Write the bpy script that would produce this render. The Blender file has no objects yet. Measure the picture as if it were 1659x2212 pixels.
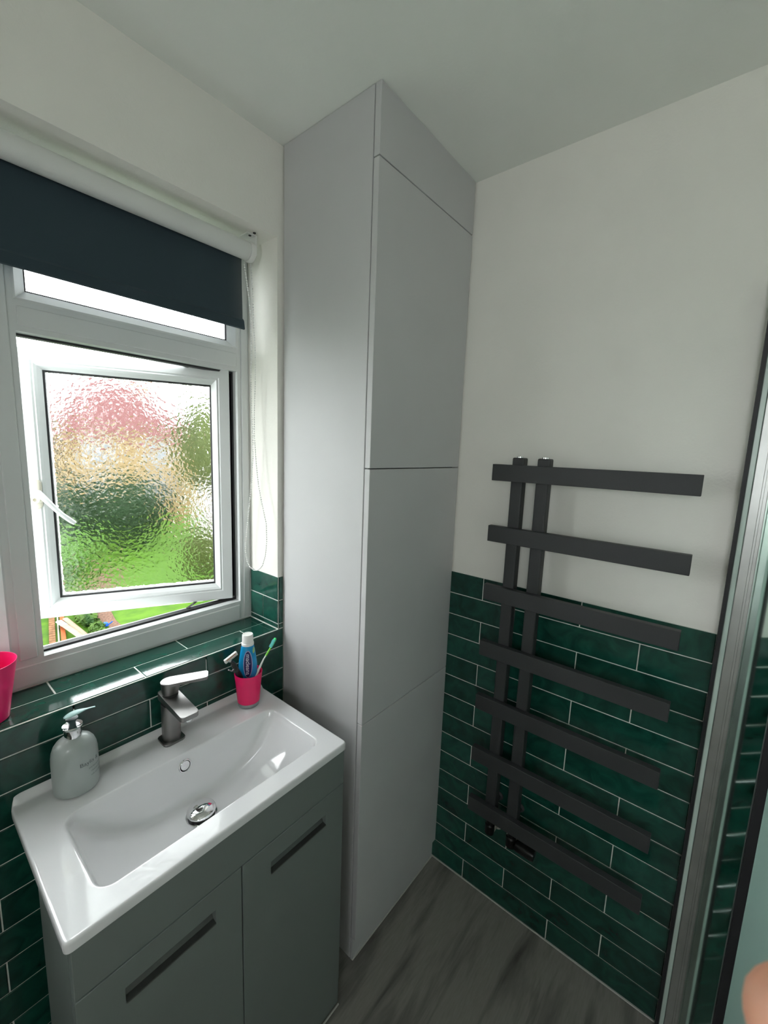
import bpy, bmesh, math, random
from mathutils import Vector, Matrix
import mathutils.noise as mnoise

random.seed(7)
SC = bpy.context.scene
COL = SC.collection

# ---------------------------------------------------------------- camera
CAM = Vector((0.0, -1.0695, 1.5719))
cd = bpy.data.cameras.new('camera')
cam = bpy.data.objects.new('camera', cd)
COL.objects.link(cam)
yaw, pitch, roll = 0.8876, 0.1469, 0.0366
fwd = Vector((math.sin(yaw) * math.cos(pitch), math.cos(yaw) * math.cos(pitch), -math.sin(pitch)))
rt = Vector((math.cos(yaw), -math.sin(yaw), 0.0))
up = rt.cross(fwd)
r2 = math.cos(roll) * rt + math.sin(roll) * up
u2 = -math.sin(roll) * rt + math.cos(roll) * up
cam.matrix_world = Matrix(((r2.x, u2.x, -fwd.x, CAM.x), (r2.y, u2.y, -fwd.y, CAM.y), (r2.z, u2.z, -fwd.z, CAM.z), (0, 0, 0, 1)))
cd.sensor_fit = 'HORIZONTAL'
cd.sensor_width = 36.0
cd.lens = 906.06 / 1659.0 * 36.0
cd.clip_start = 0.005
cd.clip_end = 300
cd.dof.use_dof = True
cd.dof.focus_distance = 1.15
cd.dof.aperture_fstop = 24.0
SC.camera = cam

# ---------------------------------------------------------------- overcast sky
world = bpy.data.worlds.new('world')
SC.world = world
world.use_nodes = True
wn = world.node_tree.nodes
wl = world.node_tree.links
bg = wn['Background']
tc = wn.new('ShaderNodeTexCoord')
nz = wn.new('ShaderNodeTexNoise')
nz.inputs['Scale'].default_value = 2.2
nz.inputs['Detail'].default_value = 4.0
cr = wn.new('ShaderNodeValToRGB')
cr.color_ramp.elements[0].color = (0.86, 0.90, 0.92, 1)
cr.color_ramp.elements[1].color = (0.97, 1.0, 1.0, 1)
wl.new(tc.outputs['Generated'], nz.inputs['Vector'])
wl.new(nz.outputs['Fac'], cr.inputs['Fac'])
wl.new(cr.outputs['Color'], bg.inputs['Color'])
bg.inputs['Strength'].default_value = 6.0

# light portals in the window and the added fill opening help the sky light to be sampled
for loc, rot, sx_, sy_ in (((0.17, 0.285, 1.57), (-90, 0, 0), 1.21, 1.18), ((-1.115, -1.47, 1.69), (0, -90, 0), 0.66, 0.62)):
    ld = bpy.data.lights.new('sky_portal', 'AREA'); ld.shape = 'RECTANGLE'; ld.size = sx_; ld.size_y = sy_
    ld.cycles.is_portal = True
    lo_ = bpy.data.objects.new('sky_portal', ld); COL.objects.link(lo_)
    lo_.location = loc; lo_.rotation_euler = [math.radians(a) for a in rot]

# ---------------------------------------------------------------- exposure and render behaviour
SC.view_settings.view_transform = 'Standard'
SC.view_settings.look = 'None'
SC.view_settings.exposure = 1.0
SC.view_settings.gamma = 1.0
SC.view_settings.use_curve_mapping = False
SC.cycles.max_bounces = 14
SC.cycles.diffuse_bounces = 8
SC.cycles.glossy_bounces = 6
SC.cycles.transmission_bounces = 10
SC.cycles.caustics_reflective = True
SC.cycles.caustics_refractive = True
SC.cycles.sample_clamp_indirect = 25.0
SC.cycles.use_denoising = True

# ---------------------------------------------------------------- room numbers (metres)
XC, W, H = 0.8105, 1.2673, 2.40        # cupboard side, radiator wall, ceiling
XL, YF = -0.95, -1.98                  # left wall, front wall behind the camera
ZS, ZR = 0.985, 2.160                  # window sill, head of the window opening
XR, XRL = 0.7925, -0.42                # right and left reveals
YW = 0.150                             # room face of the window frame
ZT = 1.160                             # top of the tiling on the radiator wall
PR = 0.0773                            # tile course height

# ================================================================ materials
MATS = {}
def new_mat(name):
    m = bpy.data.materials.new(name)
    m.use_nodes = True
    return m, m.node_tree.nodes, m.node_tree.links, m.node_tree.nodes['Principled BSDF']

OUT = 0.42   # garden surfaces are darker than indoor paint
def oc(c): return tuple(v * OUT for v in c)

def setp(b, **k):
    for key, val in k.items():
        s = b.inputs[key.replace('_', ' ')]
        s.default_value = (val[0], val[1], val[2], 1.0) if isinstance(val, (tuple, list)) and len(val) == 3 and s.type == 'RGBA' else val

def simple(name, col, rough=0.5, metal=0.0, noise=0.0, nscale=30.0, bump=0.0, bscale=120.0, **k):
    """plain surface with a slight colour mottling and fine relief"""
    if name in MATS:
        return MATS[name]
    m, n, l, b = new_mat(name)
    setp(b, Base_Color=col, Roughness=rough, Metallic=metal, **k)
    t = n.new('ShaderNodeTexCoord')
    if noise > 0:
        x = n.new('ShaderNodeTexNoise'); x.inputs['Scale'].default_value = nscale; x.inputs['Detail'].default_value = 4
        r = n.new('ShaderNodeValToRGB')
        r.color_ramp.elements[0].position = 0.3; r.color_ramp.elements[1].position = 0.7
        r.color_ramp.elements[0].color = tuple(c * (1 - noise) for c in col) + (1,)
        r.color_ramp.elements[1].color = tuple(min(1, c * (1 + noise)) for c in col) + (1,)
        l.new(t.outputs['Object'], x.inputs['Vector']); l.new(x.outputs['Fac'], r.inputs['Fac']); l.new(r.outputs['Color'], b.inputs['Base Color'])
    if bump > 0:
        x = n.new('ShaderNodeTexNoise'); x.inputs['Scale'].default_value = bscale; x.inputs['Detail'].default_value = 3
        bp = n.new('ShaderNodeBump'); bp.inputs['Strength'].default_value = bump; bp.inputs['Distance'].default_value = 0.002
        l.new(t.outputs['Object'], x.inputs['Vector']); l.new(x.outputs['Fac'], bp.inputs['Height']); l.new(bp.outputs['Normal'], b.inputs['Normal'])
    MATS[name] = m
    return m

M_WALL = simple('wall_paint', (0.81, 0.795, 0.745), 0.75, noise=0.02, nscale=6, bump=0.25, bscale=160)
M_CEIL = simple('ceiling_paint', (0.85, 0.865, 0.825), 0.85, noise=0.02, nscale=5, bump=0.15, bscale=120)
M_GROUT = simple('grout', (0.72, 0.74, 0.69), 0.8, noise=0.1, nscale=80, bump=0.4, bscale=400)
M_UPVC = simple('white_upvc', (0.66, 0.68, 0.68), 0.28, noise=0.01, nscale=12)
M_GASKET = simple('black_rubber', (0.012, 0.012, 0.014), 0.55)
M_CUPB = simple('grey_cupboard_paint', (0.515, 0.515, 0.52), 0.50, noise=0.015, nscale=8, bump=0.06, bscale=60)
M_VAN = simple('dark_grey_vanity', (0.165, 0.19, 0.182), 0.42, noise=0.02, nscale=10, bump=0.05, bscale=80)
M_VOID = simple('dark_interior', (0.02, 0.02, 0.02), 0.8)
M_RAD = simple('anthracite_powder', (0.032, 0.034, 0.036), 0.5, noise=0.06, nscale=300, bump=0.25, bscale=1500)
M_CHROME = simple('chrome', (0.82, 0.82, 0.83), 0.06, 1.0)
M_ALU = simple('brushed_aluminium', (0.50, 0.51, 0.50), 0.42, 1.0, noise=0.1, nscale=14)
M_GUN = simple('brushed_gunmetal', (0.27, 0.262, 0.258), 0.36, 1.0, noise=0.03, nscale=40)
M_CERAM = simple('white_ceramic', (0.72, 0.72, 0.735), 0.07, noise=0.0, Coat_Weight=0.5, Coat_Roughness=0.03)
M_PINK = simple('pink_plastic', (0.80, 0.006, 0.12), 0.32, noise=0.02, nscale=50, Subsurface_Weight=0.0)
M_PINKT = simple('pink_translucent_plastic', (0.85, 0.015, 0.16), 0.28, Transmission_Weight=0.0)
M_BEAD = simple('white_plastic', (0.78, 0.78, 0.76), 0.35)
M_SCREW = simple('black_screw', (0.01, 0.01, 0.01), 0.5)
M_SILI = simple('silicone_sealant', (0.46, 0.45, 0.42), 0.4)
M_TRAY = simple('stone_resin', (0.75, 0.75, 0.74), 0.3)
M_HANDLE = simple('dark_handle_metal', (0.12, 0.125, 0.12), 0.34, 0.7, noise=0.05, nscale=120)
M_CREAM = simple('aged_white_plastic', (0.66, 0.62, 0.52), 0.4)
M_PALESEAL = simple('pale_plastic_seal', (0.55, 0.66, 0.61), 0.25, Transmission_Weight=0.15)

def tile_material():
    m, n, l, b = new_mat('green_glazed_tile')
    t = n.new('ShaderNodeTexCoord'); oi = n.new('ShaderNodeObjectInfo')
    comb = n.new('ShaderNodeVectorMath'); comb.operation = 'ADD'
    sc = n.new('ShaderNodeVectorMath'); sc.operation = 'SCALE'; sc.inputs[0].default_value = (7.3, 3.1, 5.7)
    l.new(oi.outputs['Random'], sc.inputs['Scale']); l.new(t.outputs['Object'], comb.inputs[0]); l.new(sc.outputs[0], comb.inputs[1])
    a = n.new('ShaderNodeTexNoise'); a.inputs['Scale'].default_value = 16; a.inputs['Detail'].default_value = 5; a.inputs['Distortion'].default_value = 1.4
    l.new(comb.outputs[0], a.inputs['Vector'])
    r = n.new('ShaderNodeValToRGB')
    e = r.color_ramp.elements
    e[0].position = 0.30; e[0].color = (0.0055, 0.038, 0.028, 1)
    e[1].position = 0.78; e[1].color = (0.014, 0.090, 0.064, 1)
    l.new(a.outputs['Fac'], r.inputs['Fac'])
    hs = n.new('ShaderNodeHueSaturation')
    mr = n.new('ShaderNodeMapRange'); mr.inputs['To Min'].default_value = 0.78; mr.inputs['To Max'].default_value = 1.22
    l.new(oi.outputs['Random'], mr.inputs['Value']); l.new(mr.outputs[0], hs.inputs['Value'])
    l.new(r.outputs['Color'], hs.inputs['Color']); l.new(hs.outputs['Color'], b.inputs['Base Color'])
    w = n.new('ShaderNodeTexNoise'); w.inputs['Scale'].default_value = 22; w.inputs['Detail'].default_value = 2
    l.new(comb.outputs[0], w.inputs['Vector'])
    bp = n.new('ShaderNodeBump'); bp.inputs['Strength'].default_value = 0.22; bp.inputs['Distance'].default_value = 0.0016
    l.new(w.outputs['Fac'], bp.inputs['Height']); l.new(bp.outputs['Normal'], b.inputs['Normal'])
    setp(b, Roughness=0.09, IOR=1.55)
    return m
M_TILE = tile_material()

def obscure_glass():
    m, n, l, b = new_mat('obscured_glass')
    t = n.new('ShaderNodeTexCoord')
    ds = n.new('ShaderNodeTexNoise'); ds.inputs['Scale'].default_value = 55; ds.inputs['Detail'].default_value = 2
    l.new(t.outputs['Object'], ds.inputs['Vector'])
    mx = n.new('ShaderNodeVectorMath'); mx.operation = 'MULTIPLY_ADD'
    mx.inputs[1].default_value = (0.022, 0.022, 0.022)
    l.new(ds.outputs['Color'], mx.inputs[0]); l.new(t.outputs['Object'], mx.inputs[2])
    vo = n.new('ShaderNodeTexVoronoi'); vo.feature = 'SMOOTH_F1'; vo.inputs['Scale'].default_value = 78
    vo.inputs['Smoothness'].default_value = 0.6
    l.new(mx.outputs[0], vo.inputs['Vector'])
    bp = n.new('ShaderNodeBump'); bp.inputs['Strength'].default_value = 0.55; bp.inputs['Distance'].default_value = 0.0028
    l.new(vo.outputs['Distance'], bp.inputs['Height'])
    l.new(bp.outputs['Normal'], b.inputs['Normal'])
    setp(b, Base_Color=(0.97, 0.99, 0.98), Roughness=0.10, IOR=1.42, Transmission_Weight=1.0)
    return m
M_OBSC = obscure_glass()

def clear_glass():
    m, n, l, b = new_mat('shower_glass')
    t = n.new('ShaderNodeTexCoord')
    w = n.new('ShaderNodeTexNoise'); w.inputs['Scale'].default_value = 7; w.inputs['Detail'].default_value = 1
    bp = n.new('ShaderNodeBump'); bp.inputs['Strength'].default_value = 0.10; bp.inputs['Distance'].default_value = 0.002
    l.new(t.outputs['Object'], w.inputs['Vector']); l.new(w.outputs['Fac'], bp.inputs['Height']); l.new(bp.outputs['Normal'], b.inputs['Normal'])
    setp(b, Base_Color=(0.88, 0.97, 0.94), Roughness=0.015, IOR=1.5, Transmission_Weight=1.0)
    return m
M_GLASS = clear_glass()

def floor_material():
    m, n, l, b = new_mat('grey_wood_vinyl')
    t = n.new('ShaderNodeTexCoord')
    mp = n.new('ShaderNodeMapping'); mp.inputs['Scale'].default_value = (1.0, 7.5, 1.0); mp.inputs['Rotation'].default_value = (0, 0, math.radians(-5))
    l.new(t.outputs['Object'], mp.inputs['Vector'])
    a = n.new('ShaderNodeTexNoise'); a.inputs['Scale'].default_value = 2.3; a.inputs['Detail'].default_value = 5; a.inputs['Distortion'].default_value = 0.6
    l.new(mp.outputs[0], a.inputs['Vector'])
    r = n.new('ShaderNodeValToRGB'); e = r.color_ramp.elements
    e[0].position = 0.30; e[0].color = (0.075, 0.070, 0.062, 1)
    e[1].position = 0.52; e[1].color = (0.215, 0.205, 0.185, 1)
    l.new(a.outputs['Fac'], r.inputs['Fac'])
    g = n.new('ShaderNodeTexNoise'); g.inputs['Scale'].default_value = 26; g.inputs['Detail'].default_value = 6
    l.new(mp.outputs[0], g.inputs['Vector'])
    mixc = n.new('ShaderNodeMix'); mixc.data_type = 'RGBA'; mixc.blend_type = 'MULTIPLY'; mixc.inputs['Factor'].default_value = 0.35
    l.new(r.outputs['Color'], mixc.inputs['A']); l.new(g.outputs['Fac'], mixc.inputs['B'])
    gain = n.new('ShaderNodeHueSaturation'); gain.inputs['Value'].default_value = 1.35
    l.new(mixc.outputs['Result'], gain.inputs['Color']); l.new(gain.outputs['Color'], b.inputs['Base Color'])
    bp = n.new('ShaderNodeBump'); bp.inputs['Strength'].default_value = 0.12; bp.inputs['Distance'].default_value = 0.001
    l.new(g.outputs['Fac'], bp.inputs['Height']); l.new(bp.outputs['Normal'], b.inputs['Normal'])
    setp(b, Roughness=0.42)
    return m
M_FLOOR = floor_material()

def fabric_material(name, col, rough=0.9):
    m, n, l, b = new_mat(name)
    t = n.new('ShaderNodeTexCoord')
    w = n.new('ShaderNodeTexNoise'); w.inputs['Scale'].default_value = 900; w.inputs['Detail'].default_value = 2
    bp = n.new('ShaderNodeBump'); bp.inputs['Strength'].default_value = 0.4; bp.inputs['Distance'].default_value = 0.0006
    l.new(t.outputs['Object'], w.inputs['Vector']); l.new(w.outputs['Fac'], bp.inputs['Height']); l.new(bp.outputs['Normal'], b.inputs['Normal'])
    setp(b, Base_Color=col, Roughness=rough, Sheen_Weight=0.15)
    return m
M_BLIND = fabric_material('dark_blue_blind_fabric', (0.022, 0.043, 0.056))
M_BLINDB = fabric_material('white_blind_lining', (0.70, 0.71, 0.69), 0.7)

# ================================================================ mesh helpers
def finish(name, bm, mat, parent=None, smooth=False, base=None):
    me = bpy.data.meshes.new(name)
    bm.normal_update()
    bm.to_mesh(me); bm.free()
    for mm in (mat if isinstance(mat, (list, tuple)) else [mat]):
        me.materials.append(mm)
    if smooth:
        for p in me.polygons:
            p.use_smooth = True
    o = bpy.data.objects.new(name, me)
    COL.objects.link(o)
    if parent is not None:
        attach(o, parent)
    return o

def attach(o, parent):
    o.parent = parent
    o.matrix_parent_inverse = world_of(parent).inverted()

def world_of(o):
    m = o.matrix_basis.copy()
    if o.parent is not None:
        m = world_of(o.parent) @ o.matrix_parent_inverse @ m
    return m

def tag(o, label=None, cat=None, group=None, kind=None):
    if label: o['label'] = label
    if cat: o['category'] = cat
    if group: o['group'] = group
    if kind: o['kind'] = kind
    return o

def thing(name, label, cat, loc, group=None):
    o = bpy.data.objects.new(name, None)
    o.empty_display_size = 0.05
    COL.objects.link(o)
    o.location = loc
    return tag(o, label, cat, group)

def bm_box(bm, x0, x1, y0, y1, z0, z1, bev=0.0, seg=2, mi=0):
    r = bmesh.ops.create_cube(bm, size=1.0)
    vs = r['verts']
    for v in vs:
        v.co = Vector(((x0 + x1) / 2 + v.co.x * (x1 - x0), (y0 + y1) / 2 + v.co.y * (y1 - y0), (z0 + z1) / 2 + v.co.z * (z1 - z0)))
    fs = {f for v in vs for f in v.link_faces}
    for f in fs: f.material_index = mi
    if bev > 0:
        es = list({e for v in vs for e in v.link_edges})
        rb = bmesh.ops.bevel(bm, geom=es, offset=bev, segments=seg, affect='EDGES', profile=0.5)
        for f in rb['faces']: f.material_index = mi
    return vs

def box(name, x0, x1, y0, y1, z0, z1, mat, parent=None, bev=0.0, seg=2):
    bm = bmesh.new()
    bm_box(bm, x0, x1, y0, y1, z0, z1, bev, seg)
    return finish(name, bm, mat, parent)

def bm_lathe(bm, prof, seg=40, M=None, sx=1.0, sy=1.0, cap0=True, cap1=True):
    """prof: list of (r, z)"""
    rings = []
    for r, z in prof:
        ring = []
        for i in range(seg):
            a = 2 * math.pi * i / seg
            p = Vector((r * sx * math.cos(a), r * sy * math.sin(a), z))
            if M is not None: p = M @ p
            ring.append(bm.verts.new(p))
        rings.append(ring)
    for a, b in zip(rings[:-1], rings[1:]):
        for i in range(seg):
            j = (i + 1) % seg
            bm.faces.new((a[i], a[j], b[j], b[i]))
    if cap0: bm.faces.new(list(reversed(rings[0])))
    if cap1: bm.faces.new(rings[-1])
    return rings

def lathe(name, prof, mat, parent=None, M=None, seg=40, sx=1.0, sy=1.0, cap0=True, cap1=True, smooth=True):
    bm = bmesh.new()
    bm_lathe(bm, prof, seg, M, sx, sy, cap0, cap1)
    bmesh.ops.recalc_face_normals(bm, faces=bm.faces)
    o = finish(name, bm, mat, parent, smooth)
    if smooth: autosmooth(o)
    return o

def autosmooth(o, ang=38):
    me = o.data
    bm = bmesh.new(); bm.from_mesh(me)
    lim = math.radians(ang)
    for e in bm.edges:
        if len(e.link_faces) == 2 and e.calc_face_angle(0) > lim:
            e.smooth = False
    for f in bm.faces: f.smooth = True
    bm.to_mesh(me); bm.free()

def bm_tube(bm, pts, rad, seg=10, flat=1.0):
    """round tube along a list of points, rad is a number or a list"""
    pts = [Vector(p) for p in pts]
    n = len(pts)
    prev = None
    rings = []
    for i, p in enumerate(pts):
        d = (pts[min(i + 1, n - 1)] - pts[max(i - 1, 0)]).normalized()
        if prev is None:
            s = d.cross(Vector((0, 0, 1)))
            if s.length < 1e-4: s = Vector((1, 0, 0))
            s.normalize()
        else:
            s = (prev - d * prev.dot(d)).normalized()
        prev = s
        t = d.cross(s)
        r = rad[i] if isinstance(rad, (list, tuple)) else rad
        rings.append([bm.verts.new(p + s * (r * math.cos(2 * math.pi * k / seg)) + t * (r * flat * math.sin(2 * math.pi * k / seg))) for k in range(seg)])
    for a, b in zip(rings[:-1], rings[1:]):
        for i in range(seg):
            j = (i + 1) % seg
            bm.faces.new((a[i], a[j], b[j], b[i]))
    bm.faces.new(list(reversed(rings[0]))); bm.faces.new(rings[-1])
    return rings

def tube(name, pts, rad, mat, parent=None, seg=10, flat=1.0):
    bm = bmesh.new()
    bm_tube(bm, pts, rad, seg, flat)
    bmesh.ops.recalc_face_normals(bm, faces=bm.faces)
    o = finish(name, bm, mat, parent, True)
    autosmooth(o, 50)
    return o

def bm_prism(bm, pts, z0, z1, M=None, bev=0.0, seg=2):
    lo = [bm.verts.new(Vector((p[0], p[1], z0))) for p in pts]
    hi = [bm.verts.new(Vector((p[0], p[1], z1))) for p in pts]
    n = len(pts)
    fs = [bm.faces.new(list(reversed(lo))), bm.faces.new(hi)]
    for i in range(n):
        j = (i + 1) % n
        fs.append(bm.faces.new((lo[i], lo[j], hi[j], hi[i])))
    vs = lo + hi
    if bev > 0:
        es = [e for f in fs[:2] for e in f.edges]
        r = bmesh.ops.bevel(bm, geom=es, offset=bev, segments=seg, affect='EDGES', profile=0.5)
        vs = list({v for f in r['faces'] for v in f.verts} | {v for v in vs if v.is_valid})
    if M is not None:
        for v in vs: v.co = M @ v.co
    return vs

def rrect(x0, x1, y0, y1, r, n=6):
    out = []
    for cx, cy, a0 in ((x1 - r, y1 - r, 0), (x0 + r, y1 - r, 90), (x0 + r, y0 + r, 180), (x1 - r, y0 + r, 270)):
        for i in range(n + 1):
            a = math.radians(a0 + 90 * i / n)
            out.append((cx + r * math.cos(a), cy + r * math.sin(a)))
    return out

def text_bm(s, size, extrude=0.0, align='CENTER'):
    cu = bpy.data.curves.new('text', 'FONT')
    cu.body = s; cu.size = size; cu.align_x = align; cu.align_y = 'CENTER'; cu.extrude = extrude
    cu.resolution_u = 3
    ob = bpy.data.objects.new('text', cu)
    COL.objects.link(ob)
    dg = bpy.context.evaluated_depsgraph_get()
    me = bpy.data.meshes.new_from_object(ob.evaluated_get(dg))
    bm = bmesh.new(); bm.from_mesh(me)
    bpy.data.objects.remove(ob); bpy.data.curves.remove(cu); bpy.data.meshes.remove(me)
    return bm

# ================================================================ room shell
floor = tag(box('floor', XL - .16, W + .1, YF - .1, 0.30, -0.10, 0.0, M_FLOOR), kind='structure')
ceiling = tag(box('ceiling', XL - .16, W + .1, YF - .1, 0.30, H, H + 0.10, M_CEIL), kind='structure')
# unseen window added for fill daylight, in the wall to the left behind the camera
FILL_WIN = (-1.78, -1.16, 1.36, 2.02)
bm = bmesh.new()
for a_ in ((YF - .1, FILL_WIN[0], 0, H), (FILL_WIN[1], 0.30, 0, H), (FILL_WIN[0], FILL_WIN[1], 0, FILL_WIN[2]), (FILL_WIN[0], FILL_WIN[1], FILL_WIN[3], H)):
    bm_box(bm, XL - .16, XL, *a_)
wall_left = tag(finish('wall_left', bm, M_WALL), kind='structure')
bm = bmesh.new()
for a_ in ((FILL_WIN[0], FILL_WIN[0] + .05, FILL_WIN[2], FILL_WIN[3]), (FILL_WIN[1] - .05, FILL_WIN[1], FILL_WIN[2], FILL_WIN[3]), (FILL_WIN[0] + .05, FILL_WIN[1] - .05, FILL_WIN[2], FILL_WIN[2] + .05), (FILL_WIN[0] + .05, FILL_WIN[1] - .05, FILL_WIN[3] - .05, FILL_WIN[3])):
    bm_box(bm, XL - .14, XL - .08, *a_, .003, 1)
added_fill_window = tag(thing('added_fill_window', None, None, (XL - .1, (FILL_WIN[0] + FILL_WIN[1]) / 2, FILL_WIN[2])), kind='structure')
finish('fill_window_frame', bm, M_UPVC, added_fill_window)
wall_front = tag(box('wall_front', XL, W, YF - .1, YF, 0, H, M_WALL), kind='structure')
wall_right = tag(box('wall_right', W + .003, W + .15, YF, 0.30, 0, H, M_WALL), kind='structure')
# window wall with its opening (plaster face 3 mm behind the tile face)
bm = bmesh.new()
y0, y1 = 0.003, 0.28
bm_box(bm, XL, XRL, y0, y1, 0, H)
bm_box(bm, XR, W + .003, y0, y1, 0, H)
bm_box(bm, XRL, XR, y0, y1, ZR, H)
bm_box(bm, XRL, XR, y0, y1, 0, ZS - .010)
wall_back = tag(finish('wall_back', bm, M_WALL), kind='structure')

# ---------------------------------------------------------------- tiles
TH = 0.0075
tile_cache = {}
def tile_mesh(w, h):
    k = (round(w, 4), round(h, 4))
    if k in tile_cache: return tile_cache[k]
    bm = bmesh.new()
    c = 0.0012
    a, b = w / 2, h / 2
    back = [bm.verts.new((x, z, 0)) for x, z in ((-a, -b), (a, -b), (a, b), (-a, b))]
    mid = [bm.verts.new((x, z, TH - c)) for x, z in ((-a, -b), (a, -b), (a, b), (-a, b))]
    fr = [bm.verts.new((x, z, TH)) for x, z in ((-a + c, -b + c), (a - c, -b + c), (a - c, b - c), (-a + c, b - c))]
    bm.faces.new(list(reversed(back))); bm.faces.new(fr)
    for i in range(4):
        j = (i + 1) % 4
        bm.faces.new((back[i], back[j], mid[j], mid[i])); bm.faces.new((mid[i], mid[j], fr[j], fr[i]))
    me = bpy.data.meshes.new('tile')
    bm.to_mesh(me); bm.free()
    me.materials.append(M_TILE)
    tile_cache[k] = me
    return me

def tile(parent, centre, w, h, facing):
    """facing: 'x' looks to -x, 'y' looks to -y, 'z' looks up; centre = centre of the glazed face"""
    o = bpy.data.objects.new('tile', tile_mesh(w, h))
    COL.objects.link(o)
    if facing == 'y':
        R = Matrix(((1, 0, 0), (0, 0, -1), (0, 1, 0)))
    elif facing == 'x':
        R = Matrix(((0, 0, -1), (-1, 0, 0), (0, 1, 0)))
    else:
        R = Matrix(((1, 0, 0), (0, 1, 0), (0, 0, 1)))
    n = R @ Vector((0, 0, 1))
    j = random.uniform(-0.0003, 0.0003)
    o.matrix_basis = Matrix.Translation(Vector(centre) - n * (TH + j)) @ R.to_4x4()
    attach(o, parent)
    return o

G = 0.0030    # joint width
def course(parent, a0, a1, joints, z0, z1, facing, fixed):
    cuts = sorted([a0 - G / 2] + [j for j in joints if a0 + 0.006 < j < a1 - 0.006] + [a1 + G / 2])
    for p, q in zip(cuts[:-1], cuts[1:]):
        c, w = (p + q) / 2, q - p - G
        if w < 0.004: continue
        if facing == 'x':
            tile(parent, (fixed, c, (z0 + z1) / 2), w, z1 - z0 - G, 'x')
        elif facing == 'y':
            tile(parent, (c, fixed, (z0 + z1) / 2), w, z1 - z0 - G, 'y')
        else:
            tile(parent, (c, (z0 + z1) / 2, fixed), w, z1 - z0 - G, 'z')

# radiator wall
box('grout', W, W + .003, YF, -0.330, 0, ZT - .001, M_GROUT, wall_right)
for k in range(15):
    z1 = ZT - k * PR
    z0 = z1 - PR
    off = -0.479 if k % 2 == 0 else -0.632
    joints = [off + 0.3075 * i for i in range(-6, 3)]
    course(wall_right, YF + .005, -0.336, joints, max(z0, .003), z1, 'x', W - .0025)
# window wall under the sill
box('grout', XL, XC, 0.0, 0.003, 0, ZS - .003, M_GROUT, wall_back)
rows = [ZS - .001, 0.9235, 0.8455]
while rows[-1] > 0.09: rows.append(rows[-1] - 0.0777)
rows.append(0.003)
for k, (z1, z0) in enumerate(zip(rows[:-1], rows[1:])):
    if z1 - z0 < 0.01: continue
    off = 0.5478 if k % 2 == 0 else 0.3972
    if k == 0:
        off = 0.5478
    course(wall_back, XL, XC - .001, [off + 0.3085 * i for i in range(-6, 3)], z0, z1, 'y', -.0025)
# narrow strip of wall right of the reveal
box('grout', XR + .001, XC, 0.0, 0.003, ZS - .003, ZT - .002, M_GROUT, wall_back)
for z0, z1 in ((1.0805, 1.159), (1.002, 1.0805), (ZS, 1.002)):
    tile(wall_back, ((XR + XC) / 2 + .001, -.0025, (z0 + z1) / 2), XC - XR - .004, z1 - z0 - G, 'y')
# right reveal
box('grout', XR - .0005, XR + .003, 0.0, YW + .01, ZS - .003, ZT - .002, M_GROUT, wall_back)
course(wall_back, .001, YW - .001, [], 1.0805, 1.159, 'x', XR - .003)
course(wall_back, .001, YW - .001, [.080], 1.002, 1.0805, 'x', XR - .003)
course(wall_back, .001, YW - .001, [], ZS + .001, 1.002, 'x', XR - .003)
# left reveal (mirror)
for z0, z1 in ((1.0805, 1.159), (1.002, 1.0805), (ZS + .001, 1.002)):
    o = bpy.data.objects.new('tile', tile_mesh(YW - .004, z1 - z0 - G)); COL.objects.link(o)
    o.matrix_basis = Matrix.Translation((XRL - .004, YW / 2, (z0 + z1) / 2)) @ Matrix(((0, 0, 1), (1, 0, 0), (0, 1, 0))).to_4x4()
    attach(o, wall_back)
# sill
box('grout', XRL, XR, 0.0, YW + .02, ZS - .012, ZS - .0015, M_GROUT, wall_back)
course(wall_back, XRL, XR - .004, [0.3920 + 0.3085 * i for i in range(-6, 3)], 0.0025, 0.0770, 'z', ZS)
course(wall_back, XRL, XR - .004, [0.2250 + 0.3085 * i for i in range(-6, 3)], 0.0770, YW + .002, 'z', ZS)
# silicone along the floor
for nm, a in (('trim_1', (W - .006, W - .002, -1.094, -0.346, 0, .004)), ('trim_2', (XC, W - .003, -0.350, -0.3455, 0, .004)), ('trim_3', (0.127, 0.711, -0.392, -0.3875, 0, .004))):
    tag(box(nm, *a, M_SILI, bev=.0012, seg=1), kind='structure')

# ================================================================ window
window = tag(thing('window_1', None, None, (0.19, YW, ZS)), kind='structure')
def ring(name, x0, x1, z0, z1, prof, mat, parent, M=None, closed=True, smooth=False):
    """mitred frame: prof = list of (inset, depth) swept round the rectangle"""
    bm = bmesh.new()
    loops = []
    for ins, dep in prof:
        loop = [Vector((x0 + ins, dep, z0 + ins)), Vector((x1 - ins, dep, z0 + ins)), Vector((x1 - ins, dep, z1 - ins)), Vector((x0 + ins, dep, z1 - ins))]
        if M is not None: loop = [M @ p for p in loop]
        loops.append([bm.verts.new(p) for p in loop])
    n = len(loops)
    for k in range(n if closed else n - 1):
        a, b = loops[k], loops[(k + 1) % n]
        for i in range(4):
            j = (i + 1) % 4
            bm.faces.new((a[i], a[j], b[j], b[i]))
    bmesh.ops.recalc_face_normals(bm, faces=bm.faces)
    return finish(name, bm, mat, parent)

Y = YW
FX0, FX1, FZ0, FZ1 = XRL, XR, ZS + .0005, ZR
OPL, OPR, OPB, OPT = 0.2245, 0.7526, 1.0500, 1.7975    # casement opening
MUL = 0.1680
TRT = 1.8620                                            # underside of the fanlight opening
jw = FX1 - OPR
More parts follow.
